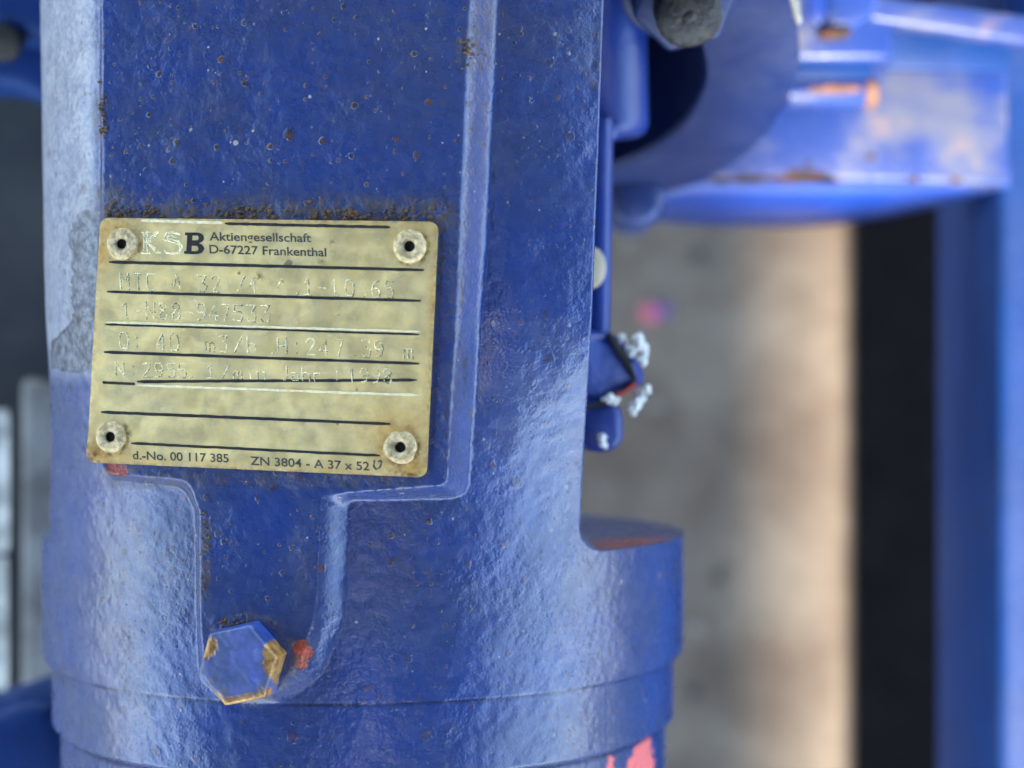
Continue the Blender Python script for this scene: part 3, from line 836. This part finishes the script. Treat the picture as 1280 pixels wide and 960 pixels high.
# ---- hexagonal plug at the end of the tongue
def plug():
    c = on_pad(309, 826, 0.0)
    axis = NPAD; e1 = np.array([1, 0, B]) / math.sqrt(1 + B * B); e2 = np.array([0, 1.0, 0])
    Rc, Hh = 6.45, 4.6
    n = 144
    rowsQ = []
    def hexr(t):
        a = (t - math.radians(13)) % (math.pi / 3) - math.pi / 6
        return Rc * math.cos(math.pi / 6) / math.cos(a)
    for f, h, ch in ((1.0, -1.2, 0), (1.0, 0.2, 0), (1.0, 1.4, 0), (1.0, 2.8, 0), (1.0, Hh - 0.75, 0), (.985, Hh - 0.42, 0), (.955, Hh - 0.16, 0), (.91, Hh - 0.03, 0), (.82, Hh, 1), *[(.82 - .06 * q, Hh, 1) for q in range(1, 13)]):
        row = []
        for i in range(n):
            t = 2 * math.pi * i / n
            r = hexr(t) * f
            if ch: r = min(r, Rc * 0.985 * f + (0))
            row.append(c + axis * h + r * (math.cos(t) * e1 + math.sin(t) * e2))
        rowsQ.append(row)
    vs = [p for r in rowsQ for p in r]; fs = []
    for k in range(len(rowsQ) - 1):
        for i in range(n):
            j = (i + 1) % n
            fs.append((k * n + i, k * n + j, (k + 1) * n + j, (k + 1) * n + i))
    vs.append(c + axis * Hh); L = len(vs) - 1; kk = (len(rowsQ) - 1) * n
    for i in range(n): fs.append((kk + i, kk + (i + 1) % n, L))
    vs = np.array(vs)
    vs += (0.07 * vnoise(vs[:, 0], vs[:, 1] + vs[:, 2], 1.6, 91) + .05 * vnoise(vs[:, 0], vs[:, 1] + vs[:, 2], .7, 92))[:, None] * axis
    pu, pv = proj(vs[:, 0], vs[:, 1], vs[:, 2])
    def pm(px, soft=1.5, s=1):
        return sst(soft, -soft, sdf_poly(px, pu + 2 * vnoise(pu, pv, 6, s), pv + 2 * vnoise(pu, pv, 6, s + 1)))
    chip = np.maximum.reduce([pm([(330, 806), (345, 800), (362, 812), (360, 850), (345, 858), (338, 846), (328, 838)]), pm([(256, 806), (262, 797), (272, 800), (272, 812), (260, 826), (253, 822)], 1.5, 5),
                              pm([(258, 856), (264, 862), (280, 872), (310, 868), (338, 858), (340, 868), (318, 880), (288, 890), (268, 878)], 1.5, 9)])
    pale = np.exp(-(sdf_poly([(301, 786), (302, 787), (297, 802), (293, 812), (288, 818), (287, 817), (292, 811), (296, 801)], pu, pv).clip(0) / 0.7) ** 2) * 0.5
    pale = np.maximum(pale, np.exp(-((sdf_poly([(262, 800), (316, 782), (317, 784), (262, 803)], pu, pv)).clip(0) / 1.0) ** 2) * 0.45)
    topd = (np.arange(len(vs)) >= 6 * n) * 0.30
    pale = np.maximum(pale, topd)
    gr = sst(16, 0, np.abs(np.hypot(pu - 300, pv - 830) - 44)) * sst(800, 850, pv)
    return obj('hex_plug', vs, fs, M['plug'], bracket, True, 'hexagonal blue plug with paint chipped to brass at its corners', dict(chip=chip, pale=pale, grime=gr))
pl_ = plug(); sharp(pl_, 35)

# ------------------------------------------------------------------ gland stud with crusted nut, right of the bracket
zs = -46.0
gs = thing('gland_stud', 'blue stud with a crusted nut and white paint lumps beside the bracket edge', 'stud', P(755, 420, zs))
c0, c1 = P(752, 150, zs), P(748, 422, zs)
Lr = np.linalg.norm(c1 - c0)
vs, fs = lathe([(0, 0), (2.0, 0), (2.05, .4), (2.05, Lr), (0, Lr)], c0, c1 - c0, 24)
sharp(obj('rod', vs, fs, M['blue_clean'], gs), 40)
bm = prism([P(a, b, zs + 5) for a, b in ((722, 415), (744, 412), (762, 414), (780, 424), (798, 444), (810, 466), (804, 484), (774, 497), (744, 505), (722, 508))], 14, bev=2.4, seg=4)
xg = P(735, 0, zs)[0]
for vtx in bm.verts: vtx.co.z += -0.45 * (vtx.co.x - xg) + 1.2 * float(vnoise(np.array([vtx.co.x]), np.array([vtx.co.y]), 3, 31)[0])
bm_obj('nut', bm, M['blue_clean'], gs, True, None, 40)
bm = prism([P(a, b, zs + 3) for a, b in ((724, 508), (768, 500), (779, 512), (779, 548), (772, 562), (752, 566), (724, 562))], 10, bev=1.6, seg=3)
bm_obj('end_cap', bm, M['blue_clean'], gs, True, None, 40)
def crumbs(name, pts, mat, parent, z, seed):
    rr = np.random.default_rng(seed); V_, F_ = [], []
    for (pu, pv, r) in pts:
        b = bmesh.new(); bmesh.ops.create_icosphere(b, subdivisions=1, radius=1.0)
        k0 = len(V_); c = P(pu, pv, z + rr.uniform(-1, 1))
        b.verts.index_update()
        for q in b.verts:
            d = np.array(q.co[:]); n_ = 1 + .12 * rr.normal()
            V_.append(c + d * r * max(.5, n_) * (1, 1, .8))
        F_ += [tuple(k0 + x.index for x in f.verts) for f in b.faces]; b.free()
    return obj(name, V_, F_, mat, parent, True)
rr = np.random.default_rng(5)
def flakes(anchors, n_, spread, rmin, rmax, seed):
    rr = np.random.default_rng(seed); o_ = []
    for k in range(n_):
        t = rr.uniform(0, len(anchors) - 1.001); i_ = int(t); f = t - i_
        a_, b_ = anchors[i_], anchors[i_ + 1]
        o_.append((a_[0] + (b_[0] - a_[0]) * f + rr.normal() * spread, a_[1] + (b_[1] - a_[1]) * f + rr.normal() * spread, rr.uniform(rmin, rmax)))
    return o_
crumbs('paint_crust', flakes([(776, 424), (786, 436), (792, 442), (798, 432), (796, 420), (804, 426), (806, 444), (801, 452)], 46, 2.2, .35, .95, 1), M['crust'], gs, zs + 2.5, 1)
crumbs('paint_crust', flakes([(810, 486), (803, 490), (800, 500), (793, 508), (789, 511)], 34, 2.4, .35, .9, 2), M['crust'], gs, zs + 2.0, 2)
crumbs('paint_crust', flakes([(758, 501), (765, 498), (768, 500)], 8, 1.5, .4, .8, 3), M['crust'], gs, zs + 5, 3)
crumbs('paint_crust', flakes([(748, 540), (754, 546), (757, 558), (750, 553)], 12, 1.8, .3, .7, 4), M['crust'], gs, zs + 4.4, 4)
bm = prism([P(a, b, zs + 6.2) for a, b in ((768, 494), (786, 484), (797, 476), (799, 482), (790, 490), (770, 500))], 2, bev=.4)
for vtx in bm.verts: vtx.co.z += -0.45 * (vtx.co.x - xg)
bm_obj('red_flake', bm, M['redp'], gs, True)
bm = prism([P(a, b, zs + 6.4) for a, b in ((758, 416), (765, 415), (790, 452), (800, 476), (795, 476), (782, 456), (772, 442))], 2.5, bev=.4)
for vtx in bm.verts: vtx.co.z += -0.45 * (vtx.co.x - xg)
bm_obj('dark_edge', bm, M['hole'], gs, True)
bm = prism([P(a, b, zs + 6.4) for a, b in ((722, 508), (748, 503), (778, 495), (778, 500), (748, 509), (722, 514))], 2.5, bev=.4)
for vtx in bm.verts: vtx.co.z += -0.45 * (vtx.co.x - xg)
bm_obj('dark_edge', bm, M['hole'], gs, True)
vs, fs = lathe([(0, 0), (2.2, 0), (2.9, .5), (3.0, 1.0), (2.4, 1.7), (0, 2.0)], P(738, 340, zs + 1.2), (0, 0, 1), 24)
vs = np.array(vs); cc = P(744, 340, 0)[1]; vs[:, 1] = cc + (vs[:, 1] - cc) * 1.25; vs[:, 0] = P(738, 340, zs)[0] + (vs[:, 0] - P(738, 340, zs)[0]) * .9
obj('cream_cap', vs, fs, M['cream'], gs)

# ------------------------------------------------------------------ casing cover ring, its sleeve and the oily stud
SL = 2.0
def on_ring(u, v, lift=0.0):
    ky = (480 - v) * PX / D
    d = (330 + SL * 58.6) / (1 + SL * ky)
    z = D - d
    n = np.array([0, -SL, 1.0]) / math.sqrt(1 + SL * SL)
    return np.array([(u - 640) * PX / D * d, ky * d, z]) + n * lift
RN = np.array([0, -SL, 1.0]) / math.sqrt(1 + SL * SL)
cover = thing('casing_cover', 'flat blue ring of the pump casing with a dark round opening, behind the bracket', 'pump cover', on_ring(770, 60))
outp = [(640, 240), (760, 246), (850, 238), (905, 214), (948, 180), (978, 140), (996, 100), (1000, 70), (994, 30), (984, -8), (960, -60), (900, -110), (800, -135), (700, -120), (600, -40), (570, 80), (585, 180)]
inp = [(690, 222), (768, 206), (815, 185), (850, 158), (872, 125), (881, 95), (877, 62), (862, 34), (830, 0), (790, -20), (740, -25), (680, 0), (650, 60), (650, 130), (668, 190)]
def spline_loop(p, n=96):
    q = catmull([p[-1]] + list(p) + [p[0], p[1]], 10)[10:-10]
    s = np.r_[0, np.cumsum(np.linalg.norm(np.diff(q, axis=0), axis=1))]
    t = np.linspace(0, s[-1], n + 1)[:-1]
    return np.stack([np.interp(t, s, q[:, 0]), np.interp(t, s, q[:, 1])], 1)
def by_angle(loop, c, n=96):
    a = np.arctan2(loop[:, 1] - c[1], loop[:, 0] - c[0]); r = np.hypot(loop[:, 0] - c[0], loop[:, 1] - c[1])
    o = np.argsort(a); t = np.linspace(-math.pi, math.pi, n + 1)[:-1]
    R_ = np.interp(t, np.r_[a[o][-1] - 2 * math.pi, a[o], a[o][0] + 2 * math.pi], np.r_[r[o][-1], r[o], r[o][0]])
    return np.stack([c[0] + R_ * np.cos(t), c[1] + R_ * np.sin(t)], 1)
cA = (765, 75)
LO, LI = by_angle(spline_loop(outp, 300), cA), by_angle(spline_loop(inp, 300), cA)
chipn = np.random.default_rng(3).normal(size=96) * 1.2
rowsR = [[on_ring(*(cA + (p - cA) * f), l) for p in L_] for L_, f, l in ((LO, 1.0, -16), (LO, 1.0, -1.0), (LO, .993, -0.2), (LO, .98, 0), (LI, 1.03, 0), (LI, 1.0, -0.8), (LI, 1.0, -40))]
vs = np.array(rowsR).reshape(-1, 3); n = 96; fs = []
for k in range(len(rowsR) - 1):
    for i in range(n):
        j = (i + 1) % n; fs.append((k * n + i, (k + 1) * n + i, (k + 1) * n + j, k * n + j))
sharp(obj('cover_ring', vs, fs, M['blue_disc'], cover), 35)
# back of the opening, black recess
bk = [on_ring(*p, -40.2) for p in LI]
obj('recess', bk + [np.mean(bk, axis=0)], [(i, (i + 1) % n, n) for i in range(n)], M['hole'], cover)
# pale worn paint along the rim
bm = prism([on_ring(a, b, -1.0) for a, b in ((982, -8), (990, -8), (1000, 14), (1003, 34), (998, 40), (990, 22))], 5, -RN, bev=.4)
bm_obj('worn_rim_patch', bm, M['whitepipe'], cover, True)
# shaft sleeve in the opening
sc_ = P(756, 172, on_ring(776, 160)[2] + 14)
vs, fs = lathe([(0, 0), (6, 0), (7.4, .6), (8.2, 2.2), (8.2, 60), (0, 60)], sc_, (-0.02, 1, 0.05), 48)
sharp(obj('sleeve', vs, fs, M['blue_clean'], cover), 50)
vs, fs = lathe([(0, 0), (1.5, .2), (2.2, 1.2), (2.2, 3), (0, 3)], P(761, 168, sc_[2] + 9), (0, .6, -1), 20)
obj('grease_nipple', vs, fs, M['blue_clean'], cover)
# oily stud end in its nut
stc = P(862, 22, on_ring(862, 20)[2] + 20)
ax = np.array([0.03, -0.55, 0.83]); ax /= np.linalg.norm(ax)
stud = obj('stud_end', *lathe([(5.6, -30), (5.6, -2.2), (5.3, -1.6), (5.6, -1.0), (5.5, -.4), (4.9, 0), (1.2, .05), (0.9, .35), (0, .45)], stc, ax, 40), M['steel'], cover, True, 'dark oily steel stud end')
sharp(stud, 40)
e_, e1_, e2_ = frame_of(ax)
hexp = [stc - ax * 6 + 9.2 * (math.cos(math.radians(60 * k + 12)) * e1_ + math.sin(math.radians(60 * k + 12)) * e2_) for k in range(6)]
bm_obj('stud_nut', prism(hexp, 10, -ax, bev=.9, seg=3), M['blue_disc'], cover, True, None, 40)
vs, fs = lathe([(0, -3), (10.6, -3), (10.6, -.5), (10, 0), (0, 0)], stc - ax * 15, ax, 40)
sharp(obj('washer', vs, fs, M['blue_disc'], cover), 40)
# small cover foot under the ring
bm = prism([P(a, b, -95) for a, b in ((762, 214), (800, 212), (830, 222), (836, 252), (826, 275), (805, 283), (770, 280), (760, 255))], 26, bev=3, seg=3)
bm_obj('cover_foot', bm, M['blue_far'], cover, True, None, 40)

# ------------------------------------------------------------------ support block with lug
sb = thing('support_block', 'pale sunlit blue block with a rusty lug beside the casing ring', 'support block', P(1060, 40, -140))
bm = prism([P(a, b, -112) for a, b in ((985, -60), (1112, -60), (1118, 40), (1118, 70), (1112, 77), (985, 77))], 26, bev=1.6, seg=3)
bm_obj('block', bm, M['blue_dusty'], sb, True, None, 40)
bm = prism([P(a, b, -109) for a, b in ((1036, -50), (1100, -50), (1102, 4), (1090, 22), (1068, 36), (1040, 42), (1034, 30))], 6, bev=2.0, seg=3)
bm_obj('weld_lump', bm, M['blue_dusty'], sb, True, None, 50)
bm = prism([P(a, b, -106) for a, b in ((1022, 40), (1045, 34), (1068, 36), (1062, 46), (1030, 48))], 4, bev=.8)
bm_obj('rust_patch', bm, M['rustm'], sb, True)
bm = prism([P(a, b, -109.5) for a, b in ((1008, -40), (1036, -40), (1034, 20), (1024, 34), (1012, 20))], 3, bev=.6)
bm_obj('side_rib', bm, M['blue_clean'], sb, True)
bm = prism([P(a, b, -114.5) for a, b in ((985, 70), (1090, 70), (1090, 100), (985, 100))], 8, bev=.8)
bm_obj('block_foot', bm, M['blue_beam'], sb, True, None, 40)  # dark blue strip painted as the shadow gap below the block
la, lb = P(985, 117, -117), P(1092, 117, -117)
LL = np.linalg.norm(lb - la)
vs, fs = lathe([(0, 0), (3.2, 0), (3.2, LL - 1), (2.8, LL), (0, LL + .1)], la, lb - la, 32)
lug = obj('lug', vs, fs, M['blue_dusty'], sb); sharp(lug, 40)
vs, fs = lathe([(0, 0), (2.6, 0), (3.1, .4), (3.3, 1.2), (3.3, 2.6), (3.1, 2.8)], lb + (.6, 0, 0), la - lb, 32)
obj('rusty_lug_end', vs, fs, M['rust_light'], sb)
bm = prism([P(a, b, -113.6) for a, b in ((1012, 109), (1040, 106), (1074, 107), (1078, 114), (1050, 117), (1016, 116))], .8, bev=.2)
bm_obj('rust_stain', bm, M['rust_light'], sb, True)

# ------------------------------------------------------------------ cross beam: dusty top plate, bowed lower lip, back web with flange
cb = thing('cross_beam', 'dusty blue cross beam with a bowed lower lip under the casing ring', 'steel beam', P(1060, 160, -230))
zt_ = -124
tp = [(640, 80), (1262, 80), (1262, 233), (1180, 231), (1100, 229), (1000, 228), (880, 226), (800, 238), (640, 246)]
bm = prism([P(a, b, zt_) for a, b in tp], 8, bev=1.5, seg=3)
bm_obj('top_plate', bm, M['blue_dusty'], cb, True, None, 40)
lipT = [(640, 246), (800, 239), (880, 228), (1000, 230), (1100, 231), (1180, 233), (1262, 235)]
lipM = [(640, 262), (800, 258), (880, 255), (1000, 258), (1100, 254), (1180, 245), (1262, 236)]
lipB = [(640, 274), (800, 276), (880, 282), (1000, 284), (1100, 273), (1180, 256), (1262, 237)]
rowsL = [catmull([P(a, b, z) for a, b in l_], 8) for l_, z in ((lipT, zt_ - 3), (lipM, zt_ - 14), (lipB, zt_ - 34))]
back = [r + np.array([0, 9, -1]) for r in rowsL[::-1]]
allr = rowsL + back; nL = len(rowsL[0]); vs = np.vstack(allr); fs = []
for k in range(len(allr)):
    k2 = (k + 1) % len(allr)
    for i in range(nL - 1): fs.append((k * nL + i, k * nL + i + 1, k2 * nL + i + 1, k2 * nL + i))
obj('bowed_lip', vs, fs, M['blue_clean'], cb)
bm = prism([P(1098, 86, -120), P(1264, 90, -120), P(1264, 40, -120), P(1098, 20, -120)], 3.5, bev=1)
bm_obj('web', bm, M['blue_beam'], cb, True, None, 40)
bm = prism([P(1085, -8, -110), P(1330, 26, -110), P(1330, 62, -110), P(1085, 26, -110)], 7, bev=1.2, seg=3)
bm_obj('flange', bm, M['blue_dusty'], cb, True, None, 40)
def ragged(cu, cv, ru, rv, z, seed, n=26):
    rr = np.random.default_rng(seed); ph = rr.uniform(0, 6.28, 4)
    out = []
    for k in range(n):
        t = 2 * math.pi * k / n
        f = 1 + .28 * math.sin(3 * t + ph[0]) + .2 * math.sin(5 * t + ph[1]) + .15 * math.sin(9 * t + ph[2])
        out.append(P(cu + ru * f * math.cos(t), cv + rv * f * math.sin(t), z))
    return out
for k, (a, b, ru_, rv_) in enumerate(((930, 226, 26, 5), (1005, 222, 40, 8), (1030, 226, 18, 3), (1142, 228, 7, 4), (1195, 228, 6, 4), (900, 229, 14, 3), (1010, 205, 5, 3), (1088, 196, 6, 4))):
    bm_obj('rust_stain', prism(ragged(a, min(b, 229 - rv_ * .9), ru_, rv_, zt_ + .15, 40 + k), .4), M['rustm'], cb)

# ------------------------------------------------------------------ side beam of the base frame
xl = P(1251, 480, -130)[0]
side = thing('side_beam', 'blue side beam of the base frame along the right edge above the shaded ground', 'steel beam', (xl + 30, 0, -350))
bm = prism([(xl, -400, -130), (xl + 90, -400, -130), (xl + 90, 400, -130), (xl, 400, -130)], 62, bev=2.5, seg=3)
bm_obj('beam', bm, M['blue_beam'], side, True, None, 40)
for yy in (-330, 330):
    bm = prism([(xl + 25, yy - 30, -192.5), (xl + 75, yy - 30, -192.5), (xl + 75, yy + 30, -192.5), (xl + 25, yy + 30, -192.5)], 157.5, bev=1.5)
    bm_obj('leg', bm, M['blue_far'], side, False)

# ------------------------------------------------------------------ dark sheet on the ground, painted as the side beam's shade
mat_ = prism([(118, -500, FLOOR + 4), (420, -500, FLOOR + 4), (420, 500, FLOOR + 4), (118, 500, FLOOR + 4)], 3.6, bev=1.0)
tag(bm_obj('rubber_mat', mat_, M['rubber']), 'black rubber mat on the ground along the side beam', 'mat')  # no real mat: dark sheet painted as the beam's shade

# ------------------------------------------------------------------ added plates overhead, out of view: shade the pump, leave a sun slit
wk = thing('overhead_walkway', 'steel walkway plate running overhead above the pump', 'walkway', (-400, 0, 1200), 'overhead walkway plates')
wk2 = thing('overhead_walkway', 'steel walkway plate running overhead beyond the side beam', 'walkway', (900, 0, 1200), 'overhead walkway plates')
bm = prism([(104, -3000, 1230), (1400, -3000, 1230), (1400, 3000, 1230), (104, 3000, 1230)], 30)
bm_obj('deck_plate', bm, M['walk'], wk2)
for ya, yb, xe_ in ((-3000, -772, 33), (-770, -642, 0), (-640, 3000, 33)):   # three blocking plates, the middle one shorter to let sun onto the block
    bm = prism([(-1800, ya, 1230), (xe_, ya, 1230), (xe_, yb, 1230), (-1800, yb, 1230)], 30)
    bm_obj('deck_plate', bm, M['walk'], wk)

# ------------------------------------------------------------------ things on the left
mg = thing('machine_guard', 'dark grey machine guard panel left of the bracket', 'machine guard', P(0, 300, -200))
bm = prism([P(a, b, -150) for a, b in ((-260, 90), (120, 96), (120, 1100), (-260, 1100))], 30, bev=4, seg=3)
bm_obj('panel', bm, M['guard'], mg, True, None, 40)
bm = prism([P(a, b, -143) for a, b in ((24, 470), (52, 478), (90, 480), (90, 900), (24, 900))], 12, bev=2.5, seg=3)
bm_obj('grey_strip', bm, M['greypost'], mg, True, None, 40)
vp = thing('white_pipe', 'worn white pipe standing against the dark guard at the left edge', 'pipe', P(-6, 860, -130))
for (a, b, v0, v1, nm) in ((-18, 11, 512, 690, 'pipe_length'), (-18, 9, 697, 862, 'pipe_length')):
    A_, B_2 = P((a + b) / 2, v0, -132), P((a + b) / 2, v1, -132)
    r = (P(b, 0, -132)[0] - P(a, 0, -132)[0]) / 2; L_ = np.linalg.norm(B_2 - A_)
    vs, fs = lathe([(0, 0), (r * .9, 0), (r, 1.2), (r, L_ - 1.2), (r * .9, L_), (0, L_)], A_, B_2 - A_, 28)
    sharp(obj(nm, vs, fs, M['whitepipe'], vp), 40)
bf = thing('blue_foot', 'blue rounded foot in the lower left corner beside the flange', 'pump foot', P(20, 930, -100))
bm = prism([P(a, b, -75) for a, b in ((-80, 905), (-20, 890), (20, 874), (44, 868), (62, 876), (84, 892), (90, 1060), (-80, 1060))], 40, bev=5, seg=4)
bm_obj('foot', bm, M['blue_beam'], bf, True, None, 40)
tl = thing('casing_lug', 'dark blue casing lug with a bolt in the top left corner', 'pump casing', P(10, 40, -110))
bm = prism([P(a, b, -92) for a, b in ((-120, -80), (80, -80), (80, 44), (40, 48), (24, 36), (-20, 26), (-120, 26))], 40, bev=3, seg=3)
bm_obj('lug_plate', bm, M['blue_beam'], tl, True, None, 40)
bm = prism([P(a, b, -118) for a, b in ((-120, 20), (90, 30), (90, 124), (50, 128), (20, 108), (-120, 100))], 20, bev=3, seg=3)
bm_obj('lower_rib', bm, M['blue_beam'], tl, True, None, 40)
vs, fs = lathe([(0, -12), (3.6, -12), (3.6, -.6), (3, 0), (0, .2)], P(2, 58, -92), (0, -.5, .86), 24)
sharp(obj('bolt_end', vs, fs, M['steel'], tl), 40)

# ------------------------------------------------------------------ bits on the ground
def pebble(name, u_, v_, r, mat, label, cat, group, seed, flat=.6):
    b = bmesh.new(); bmesh.ops.create_icosphere(b, subdivisions=2, radius=1.0)
    rr = np.random.default_rng(seed); b.verts.index_update()
    c = P(u_, v_, FLOOR + r * flat * .8)
    vs = [c + np.array(q.co[:]) * r * (1, .85, flat) * (1 + .12 * rr.normal()) for q in b.verts]
    fs = [[x.index for x in f.verts] for f in b.faces]; b.free()
    o = obj(name, vs, fs, mat, None, True)
    return tag(o, label, cat, group)
M['pebble'] = plain('pale_stone', (0.22, 0.19, 0.15), 0.7, 0, .3, 2, .1)
M['pink'] = plain('pink_plastic', (0.55, 0.10, 0.16), 0.4, 0, .2, 2, .05)
M['purple'] = plain('purple_plastic', (0.10, 0.05, 0.22), 0.4, 0, .2, 2, .05)
M['darkstone'] = plain('dark_stone', (0.05, 0.045, 0.04), 0.8, 0, .3, 2, .1)
gp = 'small stones lying on the ground'
pebble('pebble', 785, 305, 2.2, M['pebble'], 'pale pebble on the ground just below the cross beam lip', 'pebble', gp, 1)
pebble('pebble', 818, 508, 2.4, M['pebble'], 'pale pebble on the ground beside the crusted nut', 'pebble', gp, 2)
pebble('pebble', 870, 786, 2.4, M['pebble'], 'pale pebble on the ground right of the flange', 'pebble', gp, 3)
pebble('pebble', 953, 782, 2.2, M['pebble'], 'pale pebble in the sunlit strip of ground', 'pebble', gp, 4)
pebble('pebble', 866, 868, 2.6, M['darkstone'], 'dark pebble on the ground low beside the round bracket end', 'pebble', gp, 5)
pebble('pebble', 898, 722, 2.2, M['darkstone'], 'dark pebble at the edge of the sunlit strip', 'pebble', gp, 6)
pebble('pebble', 875, 318, 3.0, M['darkstone'], 'dark pebble on the ground below the middle of the beam lip', 'pebble', gp, 7)
pk = thing('plastic_scrap', 'pink and purple plastic scrap on the brown ground', 'scrap', P(818, 390, FLOOR))
for nm, uu_, vv_, r, mt, sd_ in (('pink_piece', 812, 391, 3.4, M['pink'], 21), ('purple_piece', 828, 388, 3.0, M['purple'], 22)):
    b = bmesh.new(); bmesh.ops.create_icosphere(b, subdivisions=2, radius=1.0); b.verts.index_update()
    c = P(uu_, vv_, FLOOR + 2.2)
    obj(nm, [c + np.array(q.co[:]) * r * (1, .9, .6) for q in b.verts], [[x.index for x in f.verts] for f in b.faces], mt, pk); b.free()
